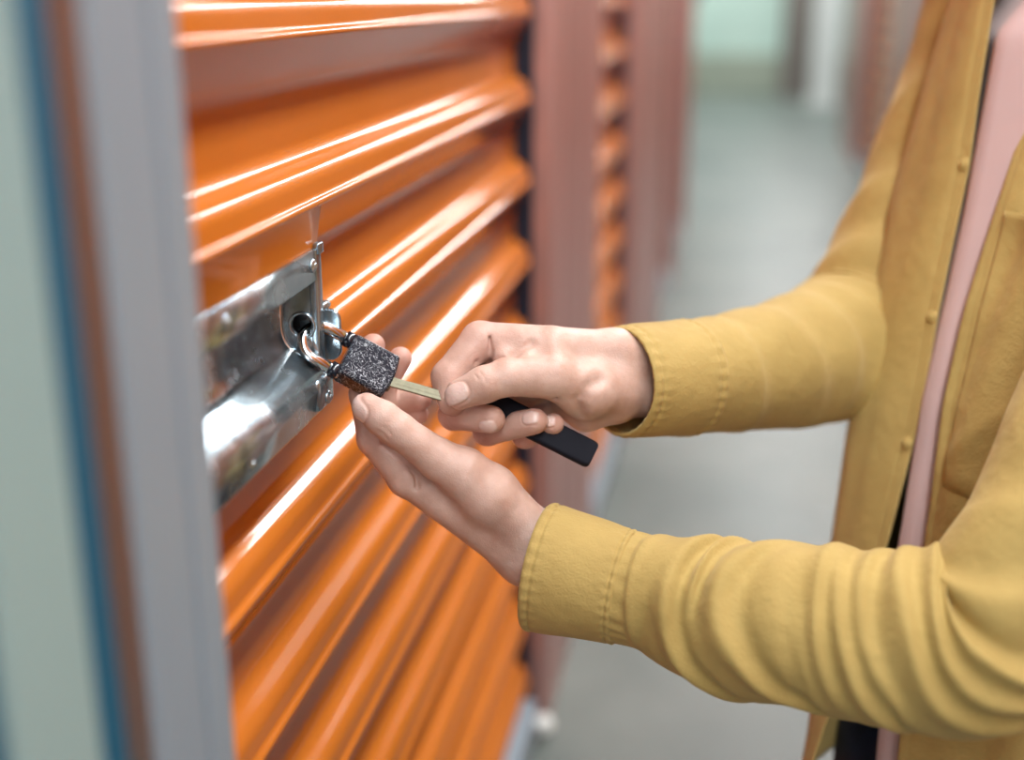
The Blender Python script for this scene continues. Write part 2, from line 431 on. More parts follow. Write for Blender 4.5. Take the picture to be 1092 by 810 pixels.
outl = [(XW + .003, .9030), (XW - .0235, .9025), (XW - .0235, .872)] + [(XW - .0235 + .012 * (1 - math.cos(t)), .872 - .018 * math.sin(t)) for t in np.linspace(.2, math.pi / 2, 7)] + [(XW + .003, .842)]
hv, ov = plate_with_hole(outl, np.array(HC), .0070, 40)
n = len(hv)
v = [(a, YE, b) for a, b in hv] + [(a, YE, b) for a, b in ov]
f = [(i, (i + 1) % n, n + (i + 1) % n, n + i) for i in range(n)]
ew = pyd('end_wall', v, f, M['zinc'], None, False); on_door(ew, pan)
so = ew.modifiers.new('thick', 'SOLIDIFY'); so.thickness = .0018; so.offset = 0
bm = bmesh.new()
ring = [(XW - .0082 + .0084 * math.cos(t), YE - .0012,   .8728 + .0084 * math.sin(t)) for t in np.linspace(0, 2 * math.pi, 41)]
tube(bm, ring, .0012, 10, False)
on_door(from_bm('hole_rim', bm, M['zinc'], None, True), pan)
bm = bmesh.new()
box(bm, XW - .002, XW + .0034, Y1 - .0115, Y1, .838, ZT, bevel=.0012)
box(bm, XW + .0005, XW + .0052, Y1 - .008, Y1 + .001, ZT - .004, ZT + .0035, bevel=.0012)
on_door(from_bm('side_rim', bm, M['zinc'], None, True), pan)
# rolled end of the lower lip
bm = bmesh.new(); box(bm, XW - .004, XW + .0085, Y1 - .030, Y1 + .001, ZB + .002, .8410, bevel=.005, seg=3)
on_door(from_bm('lip_end', bm, M['zinc'], None, True), pan)
# creased outline along the foot of the end wall
bm = bmesh.new()
tube(bm, [(XW - .0226, YE - .002, .898), (XW - .0226, YE - .002, .872)] + [(XW - .0226 + .012 * (1 - math.cos(t)), YE - .002, .872 - .018 * math.sin(t)) for t in np.linspace(.2, math.pi / 2, 7)] + [(XW + .003, YE - .002, .8435)], .0013, 8)
on_door(from_bm('crease', bm, M['chrome'], None, True), pan)
for (yy, zz, xx) in ((.722, .9140, .0032), (.585, .9130, .0032), (.724, .826, .0085), (.600, .8265, .0052)):
    bm = bmesh.new(); dome(bm, (XW + xx, yy, zz), (1, 0, 0), .0046, .0022)
    dome(bm, (XW + xx + .0016, yy, zz), (1, 0, 0), .0022, .0014)
    on_door(from_bm('rivet', bm, M['zinc'], None, True), pan)
# keeper tab standing out from the door right behind the plate
def rounded_plate(name, y, x0, x1, z0, z1, r_, th, mat):
    pts = []
    for cx, cz, a0 in ((x1 - r_, z1 - r_, 0), (x0 + .001, z1 - .001, 90), (x0 + .001, z0 + .001, 180), (x1 - r_, z0 + r_, 270)):
        rr = r_ if cx == x1 - r_ else .001
        for t in np.linspace(R(a0), R(a0 + 90), 7): pts.append((cx + rr * math.cos(t), cz + rr * math.sin(t)))
    n = len(pts)
    v = [(a, y, b) for a, b in pts] + [(a, y + th, b) for a, b in pts]
    f = [tuple(range(n))[::-1], tuple(range(n, 2 * n))] + [(i, (i + 1) % n, n + (i + 1) % n, n + i) for i in range(n)]
    o = pyd(name, v, f, mat, None, False)
    b_ = o.modifiers.new('soft', 'BEVEL'); b_.width = .0007; b_.segments = 2; b_.limit_method = 'ANGLE'
    return o
tab = on_door(rounded_plate('keeper_tab', .7425, XW - .03, XW + .0125, .8455, .8805, .0075, .0035, M['zinc']))
bm = bmesh.new(); tube(bm, [(XW + .0005, .7425, .8815), (XW + .0005, .752, .8815)], .0030, 14)
dome(bm, (XW + .0005, .7425, .8815), (0, -1, 0), .0030, .0015, 14, 4)
on_door(from_bm('pivot_pin', bm, M['zinc'], None, True), tab)

# small bright stud low on the frame of the first door
st = empty('floor_stud', (-.246, 1.586, 0.022), 'small bright round stud low at the foot of the orange door', 'stud')
bm = bmesh.new(); dome(bm, (0, -.004, 0), (.2, -.7, .7), .016, .012); from_bm('stud_head', bm, M['white'], st, True)  # white stands in for the bright glint
bm = bmesh.new(); tube(bm, [(0, -.004, 0), (0, .009, 0)], .006, 14); from_bm('shank', bm, M['zinc'], st, True)

# ---- far end of the corridor
bm = bmesh.new(); box(bm, .63, .87, 12.3, 12.55, 0, CEIL, bevel=.01); box(bm, .615, .885, 12.285, 12.565, 0, .08, bevel=.01)
o = from_bm('white_column', bm, M['white']); tag(o, 'white square column at the end of the corridor', 'column')
bm = bmesh.new(); box(bm, .37, .66, 13.5, 13.75, 0, CEIL, bevel=.01); box(bm, .355, .675, 13.485, 13.765, 0, .10, bevel=.01)
o = from_bm('dark_column', bm, M['dark_post']); tag(o, 'dark brown square column behind the white column', 'column')
st = empty('slanted_brace', (-.55, 13.6, 1.0), 'teal slanted brace high against the mint end wall', 'brace')
bm = bmesh.new(); tube(bm, [(-.16, 0, -.08), (.42, 0, .75)], .085, 14); from_bm('brace_tube', bm, M['teal'], st, True)
bm = bmesh.new(); dome(bm, (-.16, 0, -.08), (-.6, 0, -.8), .10, .04); dome(bm, (-.16, 0, -.08), (.6, 0, .8), .10, .04); from_bm('foot_plate', bm, M['teal'], st, True)

# ---- ceiling lamp housings
for i, y in enumerate((-1.55, 0.35, 2.25, 4.15, 6.05, 7.95, 9.85, 11.75)):
    pos = ['above and behind the camera', 'above the padlock and latch', 'past the man', 'beyond the second post', 'at the opening on the left', 'by the last right-hand door', 'before the white column', 'nearest the end wall'][i]
    root = empty('ceiling_light', (.42, y, CEIL), 'white strip lamp on the ceiling ' + pos, 'lamp', 'strip lamps along the corridor ceiling')
    bm = bmesh.new(); box(bm, -.12, .12, -.945, .945, -.020, 0, bevel=.004); from_bm('housing', bm, M['white'], root)

# ================================================================== SCULPTING TOOLS
def smin(a, b, k):
    h = np.clip(0.5 + 0.5 * (b - a) / k, 0, 1)
    return b + (a - b) * h - k * h * (1 - h)
class Field:
    """signed distance on a regular grid (camera metric frame), surface pulled out by surface nets"""
    def __init__(s, lo, hi, res):
        s.lo = np.array(lo, float); s.res = res
        s.n = np.ceil((np.array(hi) - s.lo) / res).astype(int) + 1
        s.f = np.full(s.n, 9.0, np.float32)
    def _win(s, lo, hi):
        a = np.clip(np.floor((np.array(lo) - s.lo) / s.res).astype(int), 0, s.n)
        b = np.clip(np.ceil((np.array(hi) - s.lo) / s.res).astype(int) + 1, 0, s.n)
        sl = tuple(slice(i, j) for i, j in zip(a, b))
        ax = [s.lo[i] + s.res * np.arange(a[i], b[i], dtype=np.float32) for i in range(3)]
        return sl, np.meshgrid(*ax, indexing='ij', sparse=True)
    @staticmethod
    def cone(P, a, b, ra, rb):
        a = np.array(a, np.float32); b = np.array(b, np.float32)
        ba = b - a; l2 = float(ba @ ba) + 1e-12
        px_, py_, pz_ = P[0] - a[0], P[1] - a[1], P[2] - a[2]
        h = np.clip((px_ * ba[0] + py_ * ba[1] + pz_ * ba[2]) / l2, 0, 1)
        return np.sqrt((px_ - ba[0] * h) ** 2 + (py_ - ba[1] * h) ** 2 + (pz_ - ba[2] * h) ** 2) - (ra + (rb - ra) * h)
    def group(s, cones, k_in, k_out, cut=False):
        """cones blended with each other by k_in, the lot joined to (or cut from) the field by k_out"""
        pts = np.array([c[i] for c in cones for i in (0, 1)]); rr = max(max(c[2], c[3]) for c in cones) + max(k_in, k_out) + 3 * s.res
        sl, P = s._win(pts.min(0) - rr, pts.max(0) + rr)
        d = None
        for a, b, ra, rb in cones:
            e = s.cone(P, a, b, ra, rb)
            d = e if d is None else smin(d, e, k_in)
        if cut: s.f[sl] = -smin(-s.f[sl], d, k_out)
        else: s.f[sl] = smin(s.f[sl], d.astype(np.float32), k_out)
    def ellipsoid(s, c, r_, k_out, cut=False):
        c = np.array(c, float); r_ = np.array(r_, float)
        sl, P = s._win(c - r_ - k_out - 3 * s.res, c + r_ + k_out + 3 * s.res)
        q = np.sqrt(sum(((P[i] - c[i]) / r_[i]) ** 2 for i in range(3)))
        d = ((q - 1) * r_.min()).astype(np.float32)
        s.f[sl] = -smin(-s.f[sl], d, k_out) if cut else smin(s.f[sl], d, k_out)
    def mesh(s):
        f = s.f; n = f.shape; neg = f < 0
        cn = (n[0] - 1, n[1] - 1, n[2] - 1)
        acc = np.zeros(cn + (3,), np.float32); cnt = np.zeros(cn, np.float32); quads = []
        for ax in range(3):
            a = [slice(None)] * 3; b = [slice(None)] * 3; a[ax] = slice(0, -1); b[ax] = slice(1, None)
            fa, fb = f[tuple(a)], f[tuple(b)]
            idx = np.argwhere(neg[tuple(a)] != neg[tuple(b)])
            o1, o2 = (ax + 1) % 3, (ax + 2) % 3
            ok = (idx[:, o1] > 0) & (idx[:, o2] > 0) & (idx[:, o1] < n[o1] - 1) & (idx[:, o2] < n[o2] - 1)
            idx = idx[ok]
            va, vb = fa[tuple(idx.T)], fb[tuple(idx.T)]
            pos = idx.astype(np.float32); pos[:, ax] += va / (va - vb)
            cs = []
            for d1, d2 in ((-1, -1), (0, -1), (0, 0), (-1, 0)):
                c = idx.copy(); c[:, o1] += d1; c[:, o2] += d2; cs.append(c)
                np.add.at(acc, tuple(c.T), pos); np.add.at(cnt, tuple(c.T), 1)
            q = np.stack([np.ravel_multi_index(tuple(c.T), cn) for c in cs], 1)
            flip = va > 0
            q[flip] = q[flip][:, ::-1]
            quads.append(q)
        used = np.flatnonzero(cnt.ravel() > 0)
        remap = np.full(cnt.size, -1); remap[used] = np.arange(len(used))
        V = (acc.reshape(-1, 3)[used] / cnt.ravel()[used][:, None]) * s.res + s.lo
        return V.astype(float), remap[np.concatenate(quads)]
def mesh_normals(V, Q):
    nrm = np.zeros_like(V)
    fn = np.cross(V[Q[:, 2]] - V[Q[:, 0]], V[Q[:, 3]] - V[Q[:, 1]])
    for i in range(4): np.add.at(nrm, Q[:, i], fn)
    return nrm / (np.linalg.norm(nrm, axis=1, keepdims=True) + 1e-12)
def relax(V, Q, it, lam=0.5):
    for _ in range(it):
        s_ = np.zeros_like(V); c_ = np.zeros(len(V))
        for i in range(4):
            for j in (1, 3):
                np.add.at(s_, Q[:, i], V[Q[:, (i + j) % 4]]); np.add.at(c_, Q[:, i], 1)
        V = V + lam * (s_ / np.maximum(c_, 1)[:, None] - V)
    return V

def catmull(P, t):
    """P (n,k) control rows, t in 0..n-1"""
    P = np.asarray(P, float); n = len(P); t = np.clip(np.asarray(t, float), 0, n - 1 - 1e-9)
    i = np.floor(t).astype(int); u = (t - i)[:, None]
    g = lambda j: P[np.clip(j, 0, n - 1)]
    p0 = np.where((i == 0)[:, None], 2 * P[0] - P[1], g(i - 1)); p3 = np.where((i + 2 > n - 1)[:, None], 2 * P[-1] - P[-2], g(i + 2))
    p1, p2 = g(i), g(i + 1)
    return 0.5 * (2 * p1 + (p2 - p0) * u + (2 * p0 - 5 * p1 + 4 * p2 - p3) * u ** 2 + (3 * p1 - p0 - 3 * p2 + p3) * u ** 3)

# ================================================================== PADLOCK AND KEY
D0 = 0.800
def hv3(u, v, w): return uvd(u, v, D0 + w * .001)      # pixel + millimetres behind the lock plane
ax_a = np.array([-.85, -.47, -.21]); ax_a /= np.linalg.norm(ax_a)       # towards the shackle
ax_t = np.array([-.4, .36, .84]); ax_t -= ax_a * (ax_t @ ax_a); ax_t /= np.linalg.norm(ax_t)   # away from the viewer
ax_b = np.cross(ax_a, ax_t); ax_b *= (1 if ax_b[1] > 0 else -1)          # across the lock, downwards
PL = hv3(391.5, 393, 6)
def lockpt(a, b, t): return PL + (ax_a * a + ax_b * b + ax_t * t) * .001
wp = lambda p: cam2w(np.asarray(p)[None])[0]
lock = empty('padlock', tuple(wp(PL)), 'small black hammered padlock hooked through the steel latch, held by the lower hand', 'padlock')
linv = Matrix.Translation(-lock.location)
def put(o, parent, m=linv): o.data.transform(m); o.parent = parent; return o
bm = bmesh.new()
# body: slab with convex foot, chamfered faces
outline = [(17, -14.2), (17, 14.2), (15.8, 15.6)]
for t in np.linspace(0, 1, 9): outline.append((-15.6 - 2.2 * math.sin(t * math.pi), 15.9 - 31.8 * t))
outline.append((15.8, -15.6))
lay = []
for t, sh in ((-8.6, .90), (-7.2, 1.0), (7.2, 1.0), (8.6, .90)):
    lay.append([bm.verts.new(wp(lockpt(a * (1 - (1 - sh) * .8), b * sh, t))) for a, b in outline])
for i in range(3):
    for k in range(len(outline)):
        k2 = (k + 1) % len(outline); bm.faces.new((lay[i][k], lay[i][k2], lay[i + 1][k2], lay[i + 1][k]))
bm.faces.new(lay[0]); bm.faces.new(lay[3][::-1])
bmesh.ops.bevel(bm, geom=[e for e in bm.edges], offset=.0006, segments=2, affect='EDGES')
body = put(from_bm('lock_body', bm, M['hammer'], None, False), lock)
LEG = 12.6
pts = [lockpt(15, LEG, 0), lockpt(34, LEG, 0)] + [lockpt(34 + LEG * math.sin(t), LEG * math.cos(t), 0) for t in np.linspace(0.12, math.pi - .12, 22)] + [lockpt(34, -LEG, 0), lockpt(15, -LEG, 0)]
bm = bmesh.new(); tube(bm, [wp(p) for p in pts], .0040, 20); put(from_bm('shackle', bm, M['chrome'], None, True), lock)
for s_ in (1, -1):
    bm = bmesh.new(); tube(bm, [wp(lockpt(16.5, s_ * LEG, 0)), wp(lockpt(17.5, s_ * LEG, 0)), wp(lockpt(21.2, s_ * LEG, 0)), wp(lockpt(22, s_ * LEG, 0))], [.0054, .0055, .0055, .0049], 20)
    put(from_bm('shackle_collar', bm, M['collar'], None, True), lock)
bm = bmesh.new(); tube(bm, [wp(lockpt(-15, 2, 0)), wp(lockpt(-18.8, 2, 0))], .0055, 22); put(from_bm('key_cylinder', bm, M['brass'], None, False), lock)

# key: flat milled blade and a long black grip
KA, KB = hv3(417, 407, 4), hv3(494, 428.5, 3)
key = empty('key', tuple(wp(KA)), 'flat brass key with long black grip, pinched in the upper hand', 'key')
kinv = Matrix.Translation(-key.location)
def slab(bm, a, b, wdir, w_, th, prof):
    """flat bar from a to b; prof: list of (fraction along, half-width scale)"""
    d = (b - a); t_ = d / np.linalg.norm(d); wd = wdir - t_ * (wdir @ t_); wd /= np.linalg.norm(wd); nd = np.cross(t_, wd)
    rings = []
    for q, sc_ in prof:
        c = a + d * q
        rings.append([bm.verts.new(wp(c + wd * w_ * sc_ * i + nd * th * j)) for i, j in ((1, .6), (.85, 1), (-.85, 1), (-1, .6), (-1, -.6), (-.85, -1), (.85, -1), (1, -.6))])
    for i in range(len(rings) - 1):
        for k in range(8): bm.faces.new((rings[i][k], rings[i][(k + 1) % 8], rings[i + 1][(k + 1) % 8], rings[i + 1][k]))
    bm.faces.new(rings[0]); bm.faces.new(rings[-1][::-1])
    return wd, nd, t_
bm = bmesh.new()
wd, nd, td = slab(bm, KA, KB, np.array([-.3, .9, -.25]), .0034, .0011, [(0, .9), (.02, 1), (1, 1)])
blade = put(from_bm('blade', bm, M['brass'], None, False), key, kinv)
if nd[2] > 0: nd = -nd
bm = bmesh.new(); slab(bm, KA + (KB - KA) * .05 + nd * .0011, KA + (KB - KA) * .72 + nd * .0011, wd, .0007, .00018, [(0, .2), (.03, 1), (.97, 1), (1, .2)])
put(from_bm('milled_groove', bm, M['brass'], None, False), blade, kinv)
GA, GB = hv3(506, 422, 19), hv3(633, 486, 14)
bm = bmesh.new()
slab(bm, GA, GB, np.array([-.4, .85, -.3]), .0094, .0036, [(0, .86), (.012, .96), (.03, 1), (.96, 1), (.985, .94), (1, .78)])
grip = put(from_bm('grip', bm, M['black'], None, False), key, kinv)
b_ = grip.modifiers.new('soft', 'BEVEL'); b_.width = .0008; b_.segments = 2

# ================================================================== THE PERSON
person = empty('person', tuple(cam2w(np.array([[.44, 0, .93]]))[0][:2]) + (0.0,), 'person in an open mustard shirt over a pink T-shirt, turning a key in the padlock', 'person')
pinv = Matrix.Translation(-person.location)

def cone(p, q, ra, rb): return (p, q, ra * .001, rb * .001)
def chain(joints):
    """joints: (u, v, w, r) in pixels and millimetres"""
    return [cone(hv3(*a[:3]), hv3(*b[:3]), a[3], b[3]) for a, b in zip(joints[:-1], joints[1:])]
def bound(js, pad):
    P = np.array([hv3(*j[:3]) for j in js]); return P.min(0) - pad, P.max(0) + pad

def finish_hand(F, nails, flush):
    V, Q = F.mesh()
    V = relax(V, Q, 2, .4)
    nrm = mesh_normals(V, Q)
    nail = np.zeros(len(V)); fl = np.zeros(len(V)); disp = np.zeros(len(V))
    for tip, dirp, nn, r_, hl, hw in nails:
        t = tip - dirp; t /= np.linalg.norm(t)
        nn = np.array(nn, float); nn -= t * (nn @ t); nn /= np.linalg.norm(nn); sd = np.cross(t, nn)
        c = tip + t * r_ * .25
        p = V - c
        al, si, he = p @ t, p @ sd, p @ nn
        q = (np.abs(al / hl) ** 3 + np.abs(si / hw) ** 3) ** (1 / 3)
        ok = (he > -.1 * r_) & (np.linalg.norm(p, axis=1) < 2.2 * max(hl, hw))
        m_ = np.clip((1.0 - q) / .10, 0, 1) * ok
        nail = np.maximum(nail, m_)
        disp += .00035 * m_ - .0006 * np.exp(-((q - 1.08) / .10) ** 2) * ok * (al < hl * .75)
    for c, r_, a in flush:
        fl = np.maximum(fl, a * np.exp(-(np.linalg.norm(V - c, axis=1) / r_) ** 2))
    return V + nrm * disp[:, None], Q, nail, fl

# ---------------- near (left) hand: holds the lock, palm up
LW = [(574, 566, 16, 19), (562, 596, 22, 19)]
lf = {'i': [(434, 509, 12, 12.6), (398, 468, 13, 10.6), (388, 420, 19, 9.6), (398, 368, 22, 8.0)],
      'm': [(444, 502, 28, 12.6), (404, 452, 34, 10.6), (408, 410, 36, 9.4), (427, 382, 33, 8.0)],
      'r': [(456, 496, 44, 12.0), (410, 452, 53, 10.0), (425, 428, 46, 9.0), (448, 425, 37, 8.0)],
      'p': [(470, 494, 56, 11.0), (428, 466, 62, 8.8), (432, 448, 52, 8.0), (446, 441, 44, 7.0)]}
lt = [(468, 490, -6, 13.4), (424, 458, -13, 11.2), (408, 446, -14, 11.0), (391, 434, -13, 9.4)]
lo, hi = bound([x for c in lf.values() for x in c] + lt + [(640, 618, 10, 0), (560, 600, 60, 0)], .026)
F1 = Field(lo, hi, .0009)
fore = chain([(560, 574, 18, 20), (640, 606, 8, 26)]) + chain([(560, 594, 24, 18), (640, 622, 14, 27)])
F1.group(fore, .010, .001)
palm = []
for k, wv in (('i', (560, 592, 18)), ('m', (562, 590, 24)), ('r', (566, 580, 28)), ('p', (570, 572, 30))):
    j = lf[k][0]; palm += chain([(*wv, 17), (*j[:3], j[3] - .6)])
palm += chain([(*lf['i'][0][:3], 10), (*lf['p'][0][:3], 10)])
F1.group(palm, .008, .010)
then = chain([(556, 560, 10, 18), (520, 527, 3, 20), (494, 504, -3, 16), (468, 490, -6, 13.4)])
F1.group(then, .006, .008)
for k in 'imrp': F1.group(chain(lf[k]), .0030, .0022 if k != 'i' else .003)
F1.group(chain(lt), .0040, .0035)
F1.group(chain([(404, 443, -18, 5), (389, 432, -15, 4.5)]), .003, .004)
# creases: web between thumb and first finger, thumb joint lines, wrist
def groove(F, pts, r_, k=.0012):
    F.group([(hv3(*a), hv3(*b), r_ * .001, r_ * .001) for a, b in zip(pts[:-1], pts[1:])], .001, k, cut=True)
def joint_lines(F, jt, nxt, nn, depth=.3, offs=(-2.6, -.6, 2.2), span=.45):
    c, t = hv3(*jt[:3]), hv3(*nxt[:3]) - hv3(*jt[:3]); t /= np.linalg.norm(t)
    n_ = np.array(nn, float); n_ -= t * (n_ @ t); n_ /= np.linalg.norm(n_); s_ = np.cross(t, n_); r_ = jt[3] * .001
    for i, o_ in enumerate(offs):
        pts = []
        for a in np.linspace(-span, span, 7):
            wob = .0002 * math.sin(5 * a + i)
            pts.append(c + t * (o_ * .001 + wob) + (n_ * math.cos(a) + s_ * math.sin(a)) * (r_ * 1.0))
        F.group([(p, q, .0006 * depth / .5, .0006 * depth / .5) for p, q in zip(pts[:-1], pts[1:])], .0004, .0011, cut=True)
def surf(F, u, v, sink=0.0):
    for w_ in np.arange(-70, 90, .5):
        p = hv3(u, v, w_); i = np.round((p - F.lo) / F.res).astype(int)
        if np.all(i >= 0) and np.all(i < F.f.shape) and F.f[tuple(i)] < 0:
            return hv3(u, v, w_ + sink)
    return None
def stroke(F, pts, r_, k, sink=0.0):
    q = [surf(F, u, v, sink) for u, v in pts]; q = [p for p in q if p is not None]
    F.group([(a, b, r_ * .001, r_ * .001) for a, b in zip(q[:-1], q[1:])], .0005, k, cut=True)
stroke(F1, [(403, 460), (408, 462), (413, 468)], .45, .0010); stroke(F1, [(400, 466), (405, 471), (408, 476)], .4, .001); stroke(F1, [(408, 455), (413, 458), (417, 462)], .35, .001)
stroke(F1, [(408, 474), (418, 482), (428, 490), (437, 498), (444, 508), (445, 519)], 1.3, .003, .8)
tipL = {k: (hv3(*lf[k][3][:3]), hv3(*lf[k][2][:3])) for k in lf}
nailsL = [(hv3(*lt[3][:3]), hv3(*lt[2][:3]), (-.40, .50, -.80), .0094, .0078, .0066)]
flushL = [(hv3(*lf[k][3][:3]), .011, .75) for k in lf] + [(hv3(*lt[3][:3]), .012, .5), (hv3(*lf['i'][1][:3]), .014, .45), (hv3(*lf['p'][2][:3]), .02, .6)]
VL, QL, nL, fL = finish_hand(F1, nailsL, flushL)

# ---------------- far (right) hand: fist round the grip, thumb on the blade
rf = {'i': [(588, 370, 22, 14.5), (512, 363, 20, 12.8), (478, 402, 12, 11.2), (482, 428, 8, 9.4)],
      'm': [(594, 384, 36, 13.4), (516, 400, 40, 11.4), (484, 442, 24, 10.2), (524, 447, 4, 9.2)],
      'r': [(600, 402, 46, 12.6), (542, 426, 52, 10.8), (520, 459, 32, 10.0), (570, 449, 8, 8.8)],
      'p': [(608, 420, 50, 11.6), (576, 446, 54, 9.8), (560, 464, 38, 8.8), (590, 452, 15, 7.3)]}
rt = [(588, 402, 5, 14.5), (540, 402, -5, 12.0), (516, 410, -9, 11.6), (491, 420, -9, 10.2)]
lo, hi = bound([x for c in rf.values() for x in c] + rt + [(725, 400, 70, 0), (660, 440, 60, 0)], .026)
F2 = Field(lo, hi, .0009)
F2.group(chain([(656, 382, 42, 19), (735, 382, 78, 26)]) + chain([(652, 416, 40, 18), (735, 410, 78, 26)]), .012, .001)
palm = []
for k, wv in (('i', (652, 378, 40)), ('m', (654, 390, 44)), ('r', (656, 404, 46)), ('p', (656, 418, 46))):
    j = rf[k][0]; palm += chain([(*wv, 16.5), (*j[:3], j[3] - .4)])
F2.group(palm, .008, .010)
F2.group(chain([(655, 414, 34, 17), (625, 416, 20, 19), (588, 404, 6, 13.0)]), .006, .009)
F2.group(chain([(655, 432, 42, 13), (625, 440, 40, 12), (604, 430, 44, 11)]), .006, .006)
F2.group(chain([(588, 376, 16, 12), (592, 398, 6, 12)]) + chain([(560, 374, 15, 10), (560, 394, 6, 9)]) + chain([(535, 372, 14, 8), (538, 390, 8, 7)]), .008, .007)
for k in 'imrp': F2.group(chain(rf[k]), .0030, .0018)
F2.group(chain(rt), .0040, .0026)
F2.group(chain([(505, 418, -12, 5.0), (488, 424, -11.5, 5)]), .003, .004)
groove(F2, [(522, 360, 9.5), (523, 374, 9.0), (522, 385, 8)], 1.0, .003)
stroke(F2, [(512, 397), (517, 403), (519, 409)], .35, .001); stroke(F2, [(507, 400), (511, 405)], .3, .001)
stroke(F2, [(554, 428), (568, 432), (584, 426)], .4, .005)
stroke(F2, [(642, 404), (626, 414), (616, 428), (620, 446)], .6, .010)
stroke(F2, [(548, 380), (556, 372), (566, 366)], .7, .006)
for k in 'mr': joint_lines(F2, rf[k][2], rf[k][3], (-.2, .6, -.75), .4, (0, 2.2))
groove(F2, [(508, 386, 8), (520, 384, 5), (536, 382, 3)], 1.0, .003)
groove(F2, [(556, 428, 0), (575, 432, 4), (592, 424, 2), (600, 410, 0)], .7, .004)
nailsR = [(hv3(*rt[3][:3]), hv3(*rt[2][:3]), (.12, -.22, -.95), .0094, .0085, .0068),
          (hv3(*rf['m'][3][:3]), hv3(*rf['m'][2][:3]), (-.05, .55, -.80), .0080, .0058, .0050),
          (hv3(*rf['r'][3][:3]), hv3(*rf['r'][2][:3]), (-.05, -.35, -.90), .0076, .0055, .0048),
          (hv3(*rf['p'][3][:3]), hv3(*rf['p'][2][:3]), (.0, -.35, -.90), .0068, .0048, .0042)]
flushR = [(hv3(*rf[k][2][:3]), .018, .75) for k in 'mrp'] + [(hv3(*rf[k][3][:3]), .012, .45) for k in 'mrp'] + [(hv3(*rt[3][:3]), .010, .3), (hv3(*rf['i'][1][:3]), .018, .45), (hv3(*rf['i'][2][:3]), .014, .4)]
VR, QR, nR, fR = finish_hand(F2, nailsR, flushR)

# ---------------- arms, trunk, neck and head under the clothes (coarse grid of the same figure)
def zc(x, z, d):                       # world height above the camera + camera x, distance -> frame point
    return np.array([x, -(z + d * math.sin(TH)) / math.cos(TH), d])
SL, SR = zc(.505, -.045, .775), zc(.42, .005, 1.11)          # shoulders
EL, ER = uvd(1062, 672, .700), uvd(925, 372, 1.04)         # elbows
F3 = Field(zc(.20, .45, .60) - .03, zc(.72, -.60, 1.22) + .03, .006)
F3.group([(hv3(632, 610, 10), EL, .025, .034), (EL, SL, .034, .038)], .01, .01)
F3.group([(hv3(728, 396, 76), ER, .025, .033), (ER, SR, .033, .034)], .01, .01)
nk = zc(.475, .03, .935)
F3.group([(zc(.46, -.55, .935), zc(.48, -.30, .935), .105, .09), (zc(.48, -.30, .935), zc(.485, -.09, .935), .085, .085)], .03, .03)
F3.group([(zc(.49, -.50, .88), zc(.49, -.14, .88), .075, .07), (zc(.47, -.50, .99), zc(.47, -.12, .99), .08, .085)], .03, .03)
F3.group([(SL, nk, .036, .05), (SR, nk, .034, .05)], .03, .03)
F3.group([(nk, zc(.455, .13, .93), .060, .055)], .02, .03)
HC_ = zc(.435, .225, .92)
F3.ellipsoid(HC_, (.098, .112, .080), .01)
F3.group([(zc(.375, .155, .912), zc(.43, .15, .92), .040, .05)], .02, .03)          # jaw
F3.group([(zc(.345, .235, .908), zc(.325, .205, .905), .011, .016)], .01, .012)     # nose
F3.group([(zc(.352, .168, .895), zc(.352, .168, .925), .008, .008)], .005, .012)    # lips
for s_ in (-1, 1):
    F3.ellipsoid(zc(.343, .232, .908 + s_ * .033), (.012, .012, .014), .010, cut=True)
    F3.ellipsoid(zc(.355, .232, .908 + s_ * .032), (.012, .012, .012), .004)
    F3.ellipsoid(zc(.445, .215, .92 + s_ * .082), (.018, .032, .012), .006)
VB, QB = F3.mesh(); VB = relax(VB, QB, 2)

VA = np.concatenate([VL, VR, VB]); QA = np.concatenate([QL, QR + len(VL), QB + len(VL) + len(VR)])
nl = np.concatenate([nL, nR, np.zeros(len(VB))]); fl = np.concatenate([fL, fR, np.zeros(len(VB))])
def npmesh(name, V, Q, mat, parent, inv_, attrs=None):
    me = bpy.data.meshes.new(name)
    Wd = cam2w(V)
    me.vertices.add(len(Wd)); me.vertices.foreach_set('co', Wd.ravel())
    Q = np.asarray(Q)
    me.loops.add(Q.size); me.loops.foreach_set('vertex_index', Q.ravel().astype(np.int32))
    me.polygons.add(len(Q)); me.polygons.foreach_set('loop_start', np.arange(0, Q.size, 4, dtype=np.int32)); me.polygons.foreach_set('loop_total', np.full(len(Q), 4, np.int32))
    me.update(calc_edges=True); me.validate()
    for k, a in (attrs or {}).items():
        at = me.attributes.new(k, 'FLOAT', 'POINT'); at.data.foreach_set('value', a.astype(np.float32))
    bm_ = bmesh.new(); bm_.from_mesh(me); bmesh.ops.recalc_face_normals(bm_, faces=bm_.faces[:]); bm_.to_mesh(me); bm_.free()
    o = link(name, me, mat, None, True)
    me.transform(inv_); o.parent = parent
    return o
npmesh('body', VA, QA, M['skin'], person, pinv, {'nail': nl, 'flush': fl})

# hair: a close cap
FH = Field(HC_ - .16, HC_ + .16, .005)
FH.ellipsoid(HC_ + np.array([.012, -.012, 0]), (.104, .116, .088), .005)
FH.ellipsoid(zc(.35, .18, .91), (.085, .085, .11), .01, cut=True)
FH.ellipsoid(zc(.44, .07, .92), (.12, .075, .12), .01, cut=True)
V_, Q_ = FH.mesh(); npmesh('hair', relax(V_, Q_, 2), Q_, M['hair'], person, pinv)

